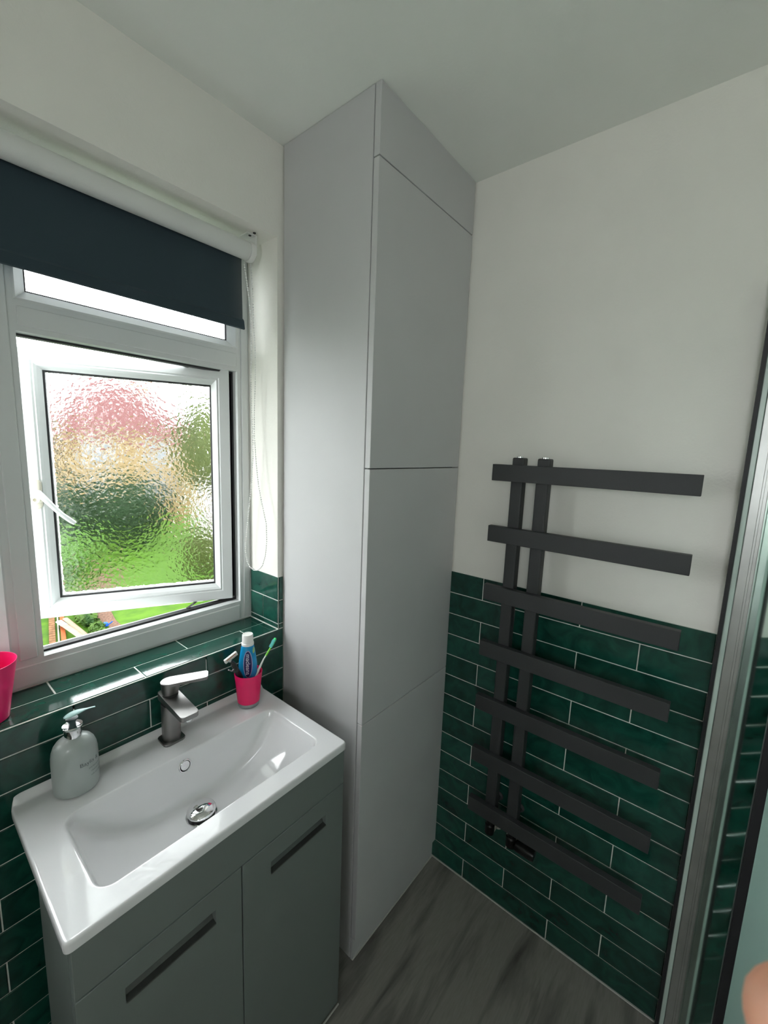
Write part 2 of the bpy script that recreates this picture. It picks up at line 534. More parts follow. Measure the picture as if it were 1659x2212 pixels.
# outer frame members, each with a rounded lip towards its opening
def member(name, x0, x1, z0, z1, lip):
    """bar with a 2 mm raised lip and a rebate; lip: which sides face an opening"""
    bm = bmesh.new()
    bm_box(bm, x0, x1, Y + .004, Y + .070, z0, z1)
    l = 0.004
    bm_box(bm, x0 + (l if 'l' not in lip else .012), x1 - (l if 'r' not in lip else .012), Y, Y + .01, z0 + (l if 'b' not in lip else .012), z1 - (l if 't' not in lip else .012), .0015, 1)
    return finish(name, bm, M_UPVC, window)
member('frame_jamb', OPR, FX1, FZ0, FZ1, 'l')
member('frame_jamb', FX0, FX0 + jw, FZ0, FZ1, 'r')
member('frame_rail', FX0 + jw, OPR, FZ0, OPB, 't')
member('frame_rail', FX0 + jw, OPR, FZ1 - .046, FZ1, 'b')
member('mullion', MUL, OPL, OPB, FZ1 - .046, 'lr')
member('transom', OPL, OPR, OPT, TRT, 'tb')
member('transom', FX0 + jw, MUL, OPT, TRT, 'tb')
def glazed(x0, x1, z0, z1):
    ring('glazing_bead', x0, x1, z0, z1, [(0, Y + .004), (.004, Y + .002), (.010, Y + .008), (.024, Y + .022), (.024, Y + .030), (0, Y + .030)], M_UPVC, window)
    ring('gasket', x0 + .022, x1 - .022, z0 + .022, z1 - .022, [(0, Y + .0215), (.005, Y + .0235), (.005, Y + .030), (0, Y + .030)], M_GASKET, window)
    box('glass_pane', x0 + .015, x1 - .015, Y + .026, Y + .030, z0 + .015, z1 - .015, M_OBSC, window)
glazed(OPL, OPR, TRT, FZ1 - .046)
glazed(FX0 + jw, MUL, TRT, FZ1 - .046)
glazed(FX0 + jw, MUL, OPB, OPT)
# black gasket in the rebate of the open light
ring('gasket', OPL - .001, OPR + .001, OPB - .001, OPT + .001, [(0, Y + .030), (.006, Y + .032), (.006, Y + .052), (0, Y + .052)], M_GASKET, window)

# opening casement
TH_S = math.radians(25.6)
hinge = Vector((0.734, 0.170, 0))
du = Vector((-math.cos(TH_S), math.sin(TH_S), 0))
dn = Vector((math.sin(TH_S), math.cos(TH_S), 0))
MS = Matrix(((du.x, dn.x, 0, hinge.x), (du.y, dn.y, 0, hinge.y), (0, 0, 1, 0), (0, 0, 0, 1)))
SW, SZ0, SZ1 = 0.5245, 1.0602, 1.8035
sash_prof = [(0, .003), (.002, 0), (.030, 0), (.033, .003), (.037, .001), (.043, .006), (.0530, .020), (.0530, .060), (.0, .060)]
sash = ring('casement', 0, SW, SZ0, SZ1, sash_prof, M_UPVC, window, M=MS)
ring('gasket', .0495, SW - .0495, SZ0 + .0495, SZ1 - .0495, [(0, .017), (.007, .0215), (.007, .030), (0, .030)], M_GASKET, sash, M=MS)
ring('gasket', -.001, SW + .001, SZ0 - .001, SZ1 + .001, [(0, .022), (.008, .022), (.008, .034), (0, .034)], M_GASKET, sash, M=MS)
bm = bmesh.new(); bm_box(bm, .040, SW - .040, .024, .028, SZ0 + .040, SZ1 - .040)
for v in bm.verts: v.co = MS @ v.co
bmesh.ops.recalc_face_normals(bm, faces=bm.faces)
finish('glass_pane', bm, M_OBSC, sash)
# espagnolette handle on the opening stile: escutcheon, boss, cranked lever
uh = 0.500
bm = bmesh.new()
bm_prism(bm, rrect(uh - .011, uh + .011, 1.378, 1.458, .010), -.012, 0, bev=.003)
for v in bm.verts: v.co = MS @ Vector((v.co.x, v.co.z, v.co.y))
bmesh.ops.recalc_face_normals(bm, faces=bm.faces)
tag(finish('handle_plate', bm, M_CREAM, sash, True), 'cream plastic handle plate')
Mb = MS @ Matrix.Translation((uh, -.010, 1.405)) @ Matrix.Rotation(math.radians(90), 4, 'X')
lathe('handle_boss', [(.013, 0), (.013, .012), (.011, .017), (.004, .017), (.003, .013)], M_CREAM, sash, Mb, 24)
lev = [(uh, -.018, 1.425), (uh - .008, -.026, 1.424), (uh - .022, -.032, 1.409), (uh - .040, -.037, 1.388), (uh - .060, -.043, 1.366), (uh - .080, -.047, 1.349), (uh - .090, -.048, 1.341)]
tube('handle', [MS @ Vector(p) for p in lev], [.010, .0105, .0085, .0075, .0072, .0075, .006], M_UPVC, sash, 12, 0.7)
# friction stays
for z in (OPB + .006, OPT - .004):
    a = Vector((OPR - .03, Y + .045, z)); b = MS @ Vector((.23, .035, z))
    bm = bmesh.new(); bm_tube(bm, [a, b], .005, 6, .35); bm_tube(bm, [Vector((OPR - .16, Y + .045, z + .002)), MS @ Vector((.10, .035, z + .002))], .005, 6, .35)
    finish('friction_stay', bm, simple('stay_steel', (.16, .155, .15), .4, .8), window)
# outside sill
tag(box('trim_4', XRL - .03, XR + .03, Y + .072, .36, ZS - .05, ZS - .004, M_UPVC, bev=.004), kind='structure')

# ================================================================ roller blind
blind = thing('roller_blind', 'white-backed dark blue roller blind half lowered over the top of the window', 'blind', (0.17, 0.066, 2.118))
RY, RZ, RR = 0.0655, 2.1165, 0.0245
Mx = Matrix.Translation((0, RY, RZ)) @ Matrix.Rotation(math.radians(90), 4, 'Y')
lathe('fabric_roll', [(.020, XRL + .030), (RR, XRL + .030), (RR, 0.7335), (.020, 0.7335)], M_BLINDB, blind, Mx, 48)
# fabric leaves the back of the roll
bm = bmesh.new()
FXa, FXb = XRL + .032, 0.7330
pr = []
for i in range(9):
    a = math.radians(60 - 60 * i / 8)
    pr.append((RY + (RR + .0006) * math.cos(a), RZ + (RR + .0006) * math.sin(a)))
for i in range(1, 13):
    pr.append((RY + RR + .0006 + .0012 * math.sin(i * .5), RZ - (RZ - 1.9085) * i / 12))
nx = 24
grid = [[bm.verts.new((FXa + (FXb - FXa) * i / nx, y + .0008 * math.sin(i * .9), z)) for i in range(nx + 1)] for y, z in pr]
for a, b in zip(grid[:-1], grid[1:]):
    for i in range(nx):
        bm.faces.new((a[i], a[i + 1], b[i + 1], b[i]))
fab = finish('blind_fabric', bm, M_BLIND, blind, True)
md = fab.modifiers.new('thickness', 'SOLIDIFY'); md.thickness = .0006; md.offset = 0
bm = bmesh.new()
yb = RY + RR
sec = [(yb - .0012, 1.9085), (yb - .0045, 1.932), (yb - .001, 1.9385), (yb + .002, 1.932), (yb + .0012, 1.9085)]
sec = [(yb - .004, 1.910), (yb - .004, 1.932), (yb - .001, 1.9375), (yb + .003, 1.932), (yb + .003, 1.910), (yb, 1.908)]
A = [bm.verts.new((FXa - .001, y, z)) for y, z in sec]; B = [bm.verts.new((FXb + (.001 if z > 1.936 else .0055 if z < 1.92 else .003), y, z)) for y, z in sec]
bm.faces.new(A); bm.faces.new(list(reversed(B)))
for i in range(6): bm.faces.new((A[i], A[(i + 1) % 6], B[(i + 1) % 6], B[i]))
bmesh.ops.recalc_face_normals(bm, faces=bm.faces)
finish('hem_bar', bm, M_BLIND, blind)
# end mechanism and bracket
lathe('chain_wheel', [(.010, .7345), (.0265, .7345), (.0275, .737), (.0275, .747), (.026, .750), (.010, .751)], M_BEAD, blind, Mx, 40)
for sx in (1,):
    bm = bmesh.new()
    bm_box(bm, .7510, .7545, RY - .020, RY + .022, RZ - .012, ZR - .0005, .001, 1)
    bm_box(bm, .7240, .7545, RY - .020, RY + .022, ZR - .0035, ZR - .0005, .001, 1)
    br = finish('bracket', bm, M_BEAD, blind)
    for dy in (-.010, .012):
        lathe('screw', [(.0035, ZR - .0052), (.0042, ZR - .0040), (.0042, ZR - .003)], M_SCREW, br, Matrix.Translation((.738, RY + dy - .022, 0)), 12)
chain = [(0.0999, 2.1128), (0.0937, 2.0605), (0.0853, 1.9946), (0.084, 1.9292), (0.0902, 1.8505), (0.0946, 1.7698), (0.0931, 1.6868), (0.0875, 1.6039), (0.0882, 1.531), (0.0978, 1.4473), (0.1117, 1.3671), (0.1271, 1.2884), (0.1358, 1.2249), (0.1257, 1.1923), (0.11, 1.175), (0.089, 1.1691), (0.0695, 1.1727), (0.0529, 1.1824), (0.0402, 1.1957), (0.0251, 1.2303), (0.0174, 1.2762), (0.0194, 1.3316), (0.0406, 1.39), (0.060, 1.4504), (0.071, 1.5174), (0.0753, 1.5601), (0.0801, 1.6039), (0.0783, 1.6863), (0.0715, 1.7679), (0.0709, 1.8483), (0.0721, 1.9274), (0.0683, 2.0039), (0.0676, 2.0675), (0.0671, 2.1025)]
cp = [Vector((0.762 if 3 < i < len(chain) - 4 else 0.745 + .017 * min(i, len(chain) - 1 - i) / 4, y, z)) for i, (y, z) in enumerate(chain)]
bm = bmesh.new()
dens = []
for a, b in zip(cp[:-1], cp[1:]):
    n = max(1, int((b - a).length / .001))
    dens += [a.lerp(b, i / n) for i in range(n)]
acc, last = 0.0, dens[0]
for p in dens:
    acc += (p - last).length; last = p
    if acc >= .0063:
        acc = 0.0
        bmesh.ops.create_icosphere(bm, subdivisions=1, radius=.0024, matrix=Matrix.Translation(p))
tag(finish('bead_chain', bm, M_BEAD, blind, True), kind='stuff')
tube('chain_cord', cp, .0006, M_BEAD, blind, 5)

# ================================================================ tall cupboard
YD = -0.3580
cup = thing('tall_cupboard', 'floor-to-ceiling grey painted cupboard with three handleless doors in the corner', 'cupboard', (1.04, -0.17, 0))
box('side_panel', XC, XC + .018, -0.3372, -0.0035, 0.0005, H - .001, M_CUPB, cup, .0008, 1)
box('carcass', XC + .018, W - .006, -0.336, -0.02, 0.080, H - .003, M_VOID, cup)
XD = W - .0035
for z0, z1 in ((0.0815, 0.8010), (0.8035, 1.5210), (1.5235, 2.2445)):
    box('door', XC, XD, YD, -0.3405, z0, z1, M_CUPB, cup, .0012, 2)
box('top_panel', XC, XD, YD, -0.3400, 2.2475, H - .001, M_CUPB, cup, .0012, 2)
box('plinth', XC + .0005, XD, -0.3460, -0.3395, 0.0005, 0.079, M_CUPB, cup)

# ================================================================ vanity unit
VX0, VX1, VY = 0.1255, 0.7130, -0.3860
van = thing('vanity_unit', 'dark grey two-door vanity unit with recessed strip handles under the basin', 'cabinet', (0.42, -0.2, 0))
box('side_panel', VX0, VX0 + .016, VY + .019, -0.180, 0.0005, 0.800, M_VAN, van, .0008, 1)
box('side_panel', VX1 - .016, VX1, VY + .019, -0.005, 0.0005, 0.800, M_VAN, van, .0008, 1)
box('base_panel', VX0 + .016, VX1 - .016, VY + .02, -0.180, 0.085, 0.100, M_VAN, van)
box('fascia', VX0, VX1, VY, VY + .018, 0.7065, 0.8005, M_VAN, van, .001, 1)
box('plinth', VX0, VX1, VY + .002, VY + .018, 0.0005, 0.0825, M_VAN, van, .0005, 1)
def vdoor(x0, x1, hx0, hx1):
    hz0, hz1 = 0.6240, 0.6545
    z0, z1 = 0.0850, 0.7035
    bm = bmesh.new()
    yA, yB = VY, VY + .018
    # front face with a slot: 8-vertex frame, extruded back
    xs, zs = [x0, hx0, hx1, x1], [z0, hz0, hz1, z1]
    for i in range(3):
        for j in range(3):
            if i == 1 and j == 1: continue
            vs = [bm.verts.new((x, yA, z)) for x, z in ((xs[i], zs[j]), (xs[i + 1], zs[j]), (xs[i + 1], zs[j + 1]), (xs[i], zs[j + 1]))]
            bm.faces.new(vs)
    bmesh.ops.remove_doubles(bm, verts=bm.verts, dist=1e-5)
    r = bmesh.ops.extrude_face_region(bm, geom=bm.faces[:])
    for v in [g for g in r['geom'] if isinstance(g, bmesh.types.BMVert)]: v.co.y = yB
    bmesh.ops.recalc_face_normals(bm, faces=bm.faces)
    d = finish('door', bm, M_VAN, van)
    md = d.modifiers.new('bevel', 'BEVEL'); md.width = .0010; md.segments = 1
    # trough: back plate, curved lower scoop and bright lower lip
    bm = bmesh.new()
    sec = [(yA + .0006, hz1), (yA + .004, hz1 - .001), (yA + .014, hz1 - .006), (yA + .0145, hz0 + .012), (yA + .010, hz0 + .004), (yA - .0012, hz0 + .0022), (yA - .0014, hz0 - .0005), (yA + .016, hz0 - .0005), (yA + .0165, hz1)]
    A = [bm.verts.new((hx0 + .0005, y, z)) for y, z in sec]; B = [bm.verts.new((hx1 - .0005, y, z)) for y, z in sec]
    bm.faces.new(A); bm.faces.new(list(reversed(B)))
    for i in range(len(sec)): bm.faces.new((A[i], A[(i + 1) % len(sec)], B[(i + 1) % len(sec)], B[i]))
    bmesh.ops.recalc_face_normals(bm, faces=bm.faces)
    tag(finish('handle', bm, M_HANDLE, d), 'dark metal recessed strip handle')
vdoor(VX0, 0.4140, 0.1940, 0.3560)
vdoor(0.4165, VX1, 0.4870, 0.6520)

# ================================================================ basin
BX0, BX1, BY0, BY1, BZ = 0.1180, 0.7210, -0.3880, -0.0040, 0.8200
IX0, IX1, IY0, IY1, IR = 0.174, 0.678, -0.3410, -0.1200, 0.034
def sstep(a, b, x):
    t = max(0.0, min(1.0, (x - a) / (b - a))); return t * t * (3 - 2 * t)
def inside(x, y):
    """distance inside the rounded bowl outline (positive inside)"""
    cx, cy = (IX0 + IX1) / 2, (IY0 + IY1) / 2
    qx, qy = abs(x - cx) - (IX1 - IX0) / 2 + IR, abs(y - cy) - (IY1 - IY0) / 2 + IR
    return IR - math.hypot(max(qx, 0), max(qy, 0)) - min(max(qx, qy), 0) if max(qx, qy) > 0 else IR - max(qx, qy)
def bowl_depth(x, y):
    d = inside(x, y)
    if d <= 0: return 0.0
    t = (x - (IX0 + IX1) / 2) / ((IX1 - IX0) / 2)
    arc = 0.106 * (1 - min(1.0, abs(t)) ** 3.4)
    wy = sstep(0, 1, min(1, (IY1 - y) / .060) * .5) * 2 if False else 0
    back = max(0.0, IY1 - y); front = max(0.0, y - IY0)
    wb = min(1.0, back / .050); wb = 1 - (1 - wb) ** 2.2
    wf_ = min(1.0, front / .040); wf_ = 1 - (1 - wf_) ** 2.2
    edge = min(1.0, d / .010)
    lip = sstep(0, .012, d)
    return max(arc * wb * wf_ * lip, 0.004 * lip * (1 if d < .02 else 1))
def basin_z(x, y):
    z = BZ - bowl_depth(x, y)
    z += 0.0145 * sstep(-0.0205, -0.0050, y)
    e = min(x - BX0, BX1 - x, y - BY0)
    r = .005
    if e < r: z -= r - math.sqrt(max(0, r * r - (r - e) ** 2))
    return z
def coords(a, b, dense, n):
    s = set()
    for i in range(n + 1): s.add(round(a + (b - a) * i / n, 5))
    for c, w, m in dense:
        for i in range(m + 1):
            v = c - w + 2 * w * i / m
            if a <= v <= b: s.add(round(v, 5))
    out = []
    for v in sorted(s):
        if not out or v - out[-1] > .0006: out.append(v)
    out[-1] = b
    return out
gx = coords(BX0, BX1, [(BX0, .005, 10), (BX1, .005, 10), (IX0 + .008, .012, 16), (IX1 - .008, .012, 16)], 120)
gy = coords(BY0, BY1, [(BY0, .005, 10), (IY0 + .008, .012, 16), (IY1 - .008, .012, 16)], 84)
def cornered(x, y):
    for cx, cy, sx, sy, r in ((BX0, BY0, 1, 1, .010), (BX1, BY0, -1, 1, .010), (BX0, BY1, 1, -1, .022), (BX1, BY1, -1, -1, .012)):
        ax, ay = cx + sx * r, cy + sy * r
        if (x - ax) * sx < 0 and (y - ay) * sy < 0:
            vx, vy = x - ax, y - ay
            L = math.hypot(vx, vy); m = max(abs(vx), abs(vy))
            if L > 1e-9: return ax + vx * m / L, ay + vy * m / L
    return x, y
bm = bmesh.new()
top = [[None] * len(gy) for _ in gx]; bot = [[None] * len(gy) for _ in gx]
for i, x in enumerate(gx):
    for j, y in enumerate(gy):
        xx, yy = cornered(x, y)
        z = basin_z(x, y)
        top[i][j] = bm.verts.new((xx, yy, z))
        bot[i][j] = bm.verts.new((xx, yy, min(BZ - .0185, z - .009)))
for i in range(len(gx) - 1):
    for j in range(len(gy) - 1):
        bm.faces.new((top[i][j], top[i + 1][j], top[i + 1][j + 1], top[i][j + 1]))
        bm.faces.new((bot[i][j], bot[i][j + 1], bot[i + 1][j + 1], bot[i + 1][j]))
NX, NY = len(gx) - 1, len(gy) - 1
for i in range(NX):
    bm.faces.new((top[i][0], bot[i][0], bot[i + 1][0], top[i + 1][0]))
    bm.faces.new((top[i][NY], top[i + 1][NY], bot[i + 1][NY], bot[i][NY]))
for j in range(NY):
    bm.faces.new((top[0][j], top[0][j + 1], bot[0][j + 1], bot[0][j]))
    bm.faces.new((top[NX][j], bot[NX][j], bot[NX][j + 1], top[NX][j + 1]))
bmesh.ops.recalc_face_normals(bm, faces=bm.faces)
basin = finish('washbasin', bm, M_CERAM, None, True)
autosmooth(basin, 40)
tag(basin, 'white ceramic rectangular washbasin set on the dark vanity below the window', 'basin')
# waste: chrome ring, stem coloured dark for the room mirrored in chrome, mushroom dome
PX, PY = 0.4185, -0.2120
PZ = basin_z(PX, PY)
waste = lathe('waste_ring', [(.0335, PZ - .002), (.0345, PZ + .0010), (.0335, PZ + .0022), (.027, PZ + .0024), (.026, PZ - .002)], M_CHROME, basin, Matrix.Translation((PX, PY, 0)), 48)
lathe('dark_reflection_stem', [(.0300, PZ + .001), (.0300, PZ + .0095)], M_VOID, waste, Matrix.Translation((PX, PY, 0)), 32)
lathe('plug_dome', [(.0300, PZ + .0090), (.0316, PZ + .0098), (.0320, PZ + .0118), (.030, PZ + .0150), (.025, PZ + .0185), (.017, PZ + .0212), (.008, PZ + .0226), (.0012, PZ + .0229)], M_CHROME, waste, Matrix.Translation((PX, PY, 0)), 56)
# overflow ring on the back wall of the bowl
OX, OZ = 0.4215, 0.7915
oy = IY1
while basin_z(OX, oy) > OZ: oy -= .0005
ta = math.atan2(basin_z(OX, oy + .004) - basin_z(OX, oy - .004), .008)
Mo = Matrix.Translation((OX, oy, OZ)) @ Matrix.Rotation(ta, 4, 'X')
lathe('overflow_ring', [(.0135, -.004), (.0150, -.001), (.0155, .0014), (.0145, .0028), (.0130, .0026), (.0118, .0008), (.0115, -.004)], M_CHROME, basin, Mo, 40, cap0=False, cap1=False)
lathe('overflow_hole', [(.0118, -.003), (.0118, .0004)], M_VOID, basin, Mo, 32)
lathe('overflow_cap', [(.0100, .0002), (.0109, .0010), (.0106, .0022), (.006, .0027), (.0005, .0028)], M_CHROME, basin, Mo @ Matrix.Translation((0, .0009, 0)), 32)

# ================================================================ mixer tap
tap = thing('mixer_tap', 'gunmetal monobloc mixer tap with flat square spout on the basin back ledge', 'tap', (.427, -.047, BZ))
bm = bmesh.new(); bm_prism(bm, rrect(.4005, .4535, -.0735, -.0215, .010), BZ + .0002, BZ + .0052, bev=.0012)
bmesh.ops.recalc_face_normals(bm, faces=bm.faces)
finish('base_plate', bm, M_GUN, tap)
bm = bmesh.new()
loops = []
for z, g in ((BZ + .005, 0.001), (BZ + .010, 0), (.905, 0), (.9200, 0)):
    loops.append([bm.verts.new((x, y, z)) for x, y in rrect(.4065 + g, .4480 - g, -.0685 + g, -.0265 - g, .0175, 8)])
for a, b in zip(loops[:-1], loops[1:]):
    for i in range(len(a)):
        j = (i + 1) % len(a); bm.faces.new((a[i], a[j], b[j], b[i]))
bm.faces.new(list(reversed(loops[0]))); bm.faces.new(loops[-1])
bmesh.ops.recalc_face_normals(bm, faces=bm.faces)
o = finish('body', bm, M_GUN, tap, True); autosmooth(o, 45)
bm = bmesh.new()
bm_prism(bm, rrect(.4075, .4505, -.1520, -.0180, .0075, 5), .9155, .9335, bev=.0012)
for v in bm.verts:
    t = max(0, min(1, (-.060 - v.co.y) / .092))
    if v.co.z < .925: v.co.z += .006 * t
    v.co.z += .0125 * (v.co.y + .152) / .134
bmesh.ops.recalc_face_normals(bm, faces=bm.faces)
sp = finish('spout', bm, M_GUN, tap)
lathe('aerator', [(.010, .9135), (.0115, .9165), (.0115, .925)], M_CHROME, sp, Matrix.Translation((.429, -.138, 0)), 24)
lathe('handle_neck', [(.0185, .9400), (.0185, .9465)], M_VOID, tap, Matrix.Translation((.4285, -.0470, 0)), 32)
# lever: cap over the cartridge plus blade swung to the right
ML = Matrix.Translation((.4285, -.0450, .9440)) @ Matrix.Rotation(math.radians(-27), 4, 'Z')
bm = bmesh.new()
N = 30
def lever_outline(r):
    out = []
    for i in range(17):
        a = math.radians(90 + 180 * i / 16)
        out.append((r * math.cos(a), r * math.sin(a)))
    out += [(.080, -r * .94), (.0865, -r * .86), (.089, -r * .6), (.0905, r * .6), (.088, r * .86), (.082, r * .94)]
    return out
ol = lever_outline(.0205)
hi = [bm.verts.new((x, y, .0345 + .03 * max(0, x) * .9)) for x, y in ol]
lo = []
for x, y in ol:
    lo.append(bm.verts.new((x, y, .0275 + .03 * max(0, x) * .9)))
bm.faces.new(hi); bm.faces.new(list(reversed(lo)))
for i in range(len(ol)):
    j = (i + 1) % len(ol); bm.faces.new((lo[i], lo[j], hi[j], hi[i]))
bmesh.ops.bevel(bm, geom=[e for e in bm.edges if all(v in hi for v in e.verts)], offset=.0012, segments=2, affect='EDGES')
for v in bm.verts: v.co = ML @ v.co
bmesh.ops.recalc_face_normals(bm, faces=bm.faces)
finish('lever', bm, M_GUN, tap)
bm = bmesh.new()
loops = []
for z, s in ((.0005, .93), (.010, .96), (.020, .98), (.028, 1.0)):
    ring_ = []
    for i in range(24):
        a = 2 * math.pi * i / 24
        x = .0200 * s * math.cos(a); y = .0200 * s * math.sin(a)
        if x > 0: x *= 1.0 + 0.35 * (z / .028)
        ring_.append(bm.verts.new(ML @ Vector((x, y, z))))
    loops.append(ring_)
for a, b in zip(loops[:-1], loops[1:]):
    for i in range(24):
        j = (i + 1) % 24; bm.faces.new((a[i], a[j], b[j], b[i]))
bm.faces.new(list(reversed(loops[0]))); bm.faces.new(loops[-1])
bmesh.ops.recalc_face_normals(bm, faces=bm.faces)
o = finish('lever_cap', bm, M_GUN, tap, True); autosmooth(o, 50)

# ================================================================ soap bottle
SBX, SBY = 0.2230, -0.0540
soap = thing('soap_dispenser', 'frosted grey oval soap bottle with chrome collar and pale teal pump', 'soap bottle', (SBX, SBY, BZ))
def soap_mat():
    m, n, l, b = new_mat('frosted_soap_bottle')
    setp(b, Base_Color=(.40, .445, .435), Roughness=.30, Transmission_Weight=0.12, Coat_Weight=.25, Coat_Roughness=.2)
    return m
M_SOAP = soap_mat()
MB_ = Matrix.Translation((SBX, SBY, BZ)) @ Matrix.Rotation(math.radians(-12), 4, 'Z')
bprof = [(.020, .0006), (.035, .0006), (.0395, .003), (.0415, .010), (.0420, .030), (.0420, .074), (.0415, .086), (.0400, .097), (.0365, .1075), (.0310, .1155), (.0240, .1205), (.0165, .1235), (.0140, .1245)]
lathe('bottle', bprof, M_SOAP, soap, MB_, 56, 1.0, .86)
MC_ = Matrix.Translation((SBX, SBY, BZ))
col_ = lathe('collar', [(.0140, .1235), (.0155, .1245), (.0158, .130), (.0160, .142), (.0178, .1455), (.0190, .1480), (.0180, .1495), (.0140, .1480), (.0090, .1470)], M_CHROME, soap, MC_, 40)
lathe('pump_stem', [(.0070, .1465), (.0070, .1560), (.0110, .1620), (.0110, .1650)], simple('dark_teal_plastic', (.02, .05, .05), .4), soap, MC_, 24)
# pump head: a leaf-like paddle that narrows into a nozzle
bm = bmesh.new()
Mh = Matrix.Translation((SBX, SBY, BZ + .166)) @ Matrix.Rotation(math.radians(-8), 4, 'Z')
pts, rad = [], []
for i in range(15):
    t = i / 14
    pts.append(Mh @ Vector((-.014 + .056 * t, 0, .004 + .004 * math.sin(t * 2.6) + .002 * t)))
    rad.append(max(.0015, .0105 * math.sin(math.pi * min(1, (t + .03) / .62)) ** .6 if t < .31 else .0105 - .0080 * sstep(.31, .85, t)))
bm_tube(bm, pts, rad, 14, .30)
bmesh.ops.recalc_face_normals(bm, faces=bm.faces)
finish('pump_head', bm, simple('pale_teal_plastic', (.36, .56, .55), .3), soap, True)
def wrap_text(s, size, ang, z, name, mat, parent):
    bm = text_bm(s, size)
    for v in bm.verts:
        th = math.radians(ang) + v.co.x / .040
        v.co = MB_ @ Vector((.0425 * math.cos(th), .0425 * .86 * math.sin(th), z + v.co.y))
    return finish(name, bm, mat, parent)
M_INK = simple('grey_print', (.10, .12, .125), .5)
wrap_text('Baylis & Harding', .0125, -22, .070, 'printed_name', M_INK, soap)
for k, s in enumerate(('anti-bacterial hand wash', 'cleanses & protects', 'soft and clean hands')):
    wrap_text(s, .0050, -24, .056 - .009 * k, 'small_print', M_INK, soap)

# ================================================================ pink tumbler on the basin with contents
TX, TY = 0.6430, -0.0600
tum = thing('toothbrush_tumbler', 'pink plastic tumbler with silver foot holding brush, toothpaste and razor', 'cup', (TX, TY, BZ))
MT = Matrix.Translation((TX, TY, BZ))
lathe('cup_wall', [(.0295, .0135), (.0315, .0140), (.0350, .060), (.0392, .1005), (.0390, .1020), (.0378, .1015), (.0338, .060), (.0300, .020), (.010, .0185), (.0005, .0185)], M_PINK, tum, MT, 56, cap0=True, cap1=True)
lathe('foot', [(.0280, .0006), (.0295, .0015), (.0312, .0135), (.0290, .0138)], simple('satin_silver', (.40, .42, .43), .22, .95), tum, MT, 56)

# toothpaste tube, cap upwards
def lin(a, b, t): return a + (b - a) * t
tp = thing('toothpaste_tube', 'blue toothpaste tube standing cap up in the pink tumbler on the basin', 'toothpaste', (.650, -.052, .842))
view_az = math.atan2(-1.0695 + .05, -.65)           # face the label to the camera side
fx = Vector((-math.sin(view_az), math.cos(view_az), 0)); fx = -fx if fx.x < 0 else fx   # label x axis
fy = Vector((math.cos(view_az), math.sin(view_az), 0))                                 # towards the viewer
tax = (Vector((.0065, 0.004, 1.0))).normalized()
TB = Vector((.6455, -.0535, .842))
def tp_pt(u, v, h):            # u across, v towards viewer, h up
    return TB + fx * u + fy * v + tax * h
def tp_half(h):                # half width, half depth along the height
    t = h / .158
    wv = lin(.0260, .0172, max(0, (t - .62) / .38) ** 1.3) if t > .62 else .0260
    dv = lin(.0030, .0160, min(1, t * 1.1) ** .7)
    return wv, dv
M_TUBE = simple('toothpaste_blue', (.006, .27, .56), .25, noise=.12, nscale=30, Coat_Weight=.3)
bm = bmesh.new(); loops = []
hs_ = [i / 24 * .158 for i in range(25)]
for h in hs_:
    a_, b_ = tp_half(h)
    loops.append([bm.verts.new(tp_pt(a_ * math.cos(t), b_ * math.sin(t), h)) for t in [2 * math.pi * k / 32 for k in range(32)]])
loops.append([bm.verts.new(tp_pt(.0165 * math.cos(t), .0155 * math.sin(t), .160)) for t in [2 * math.pi * k / 32 for k in range(32)]])
for a, b in zip(loops[:-1], loops[1:]):
    for i in range(32):
        j = (i + 1) % 32; bm.faces.new((a[i], a[j], b[j], b[i]))
bm.faces.new(list(reversed(loops[0]))); bm.faces.new(loops[-1])
bmesh.ops.recalc_face_normals(bm, faces=bm.faces)
tubeo = finish('tube_body', bm, M_TUBE, tp, True)
Mcap = Matrix.Translation(TB + tax * .1585) @ tax.to_track_quat('Z', 'Y').to_matrix().to_4x4()
lathe('cap', [(.0162, 0), (.0172, .0006), (.0172, .0065), (.0158, .0080), (.0152, .0310), (.0143, .0325), (.0125, .0322), (.0120, .0312), (.0005, .0312)], M_BEAD, tp, Mcap, 48)
# oval name badge, reading downwards
def on_tube(u, w, lift):       # u across, w up from the badge centre -> point on the curved front
    h = .104 + w
    a_, b_ = tp_half(h)
    c = max(-1, min(1, u / a_))
    return tp_pt(u, b_ * math.sqrt(max(0, 1 - c * c)) + lift, h)
def badge(name, ru, rw, lift, mat):
    bm = bmesh.new(); prev = None
    rings_ = []
    for k in range(0, 9):
        f = k / 8
        rings_.append([bm.verts.new(on_tube(ru * f * math.cos(2 * math.pi * i / 40), rw * f * math.sin(2 * math.pi * i / 40), lift)) for i in range(40)] if k else [bm.verts.new(on_tube(0, 0, lift))])
    for i in range(40):
        bm.faces.new((rings_[0][0], rings_[1][i], rings_[1][(i + 1) % 40]))
    for a, b in zip(rings_[1:-1], rings_[2:]):
        for i in range(40):
            j = (i + 1) % 40; bm.faces.new((a[i], b[i], b[j], a[j]))
    return finish(name, bm, mat, tubeo, True)
badge('badge_rim', .0125, .0425, .00030, simple('lilac_print', (.45, .42, .62), .35))
badge('badge', .0108, .0405, .00065, simple('navy_print', (.008, .016, .11), .3))
bm = text_bm('macleans', .0175)
for v in bm.verts: v.co = on_tube(v.co.y * .95, -v.co.x * 1.02, .0011)
finish('lettering', bm, simple('white_print', (.8, .84, .88), .4), tubeo)
bm = bmesh.new(); c = None
fan = []
for i in range(14):
    a = math.pi * 2 * i / 14
    fan.append(bm.verts.new(on_tube(.0160 + .0030 * math.cos(a), .040 + .0085 * math.sin(a), .0006)))
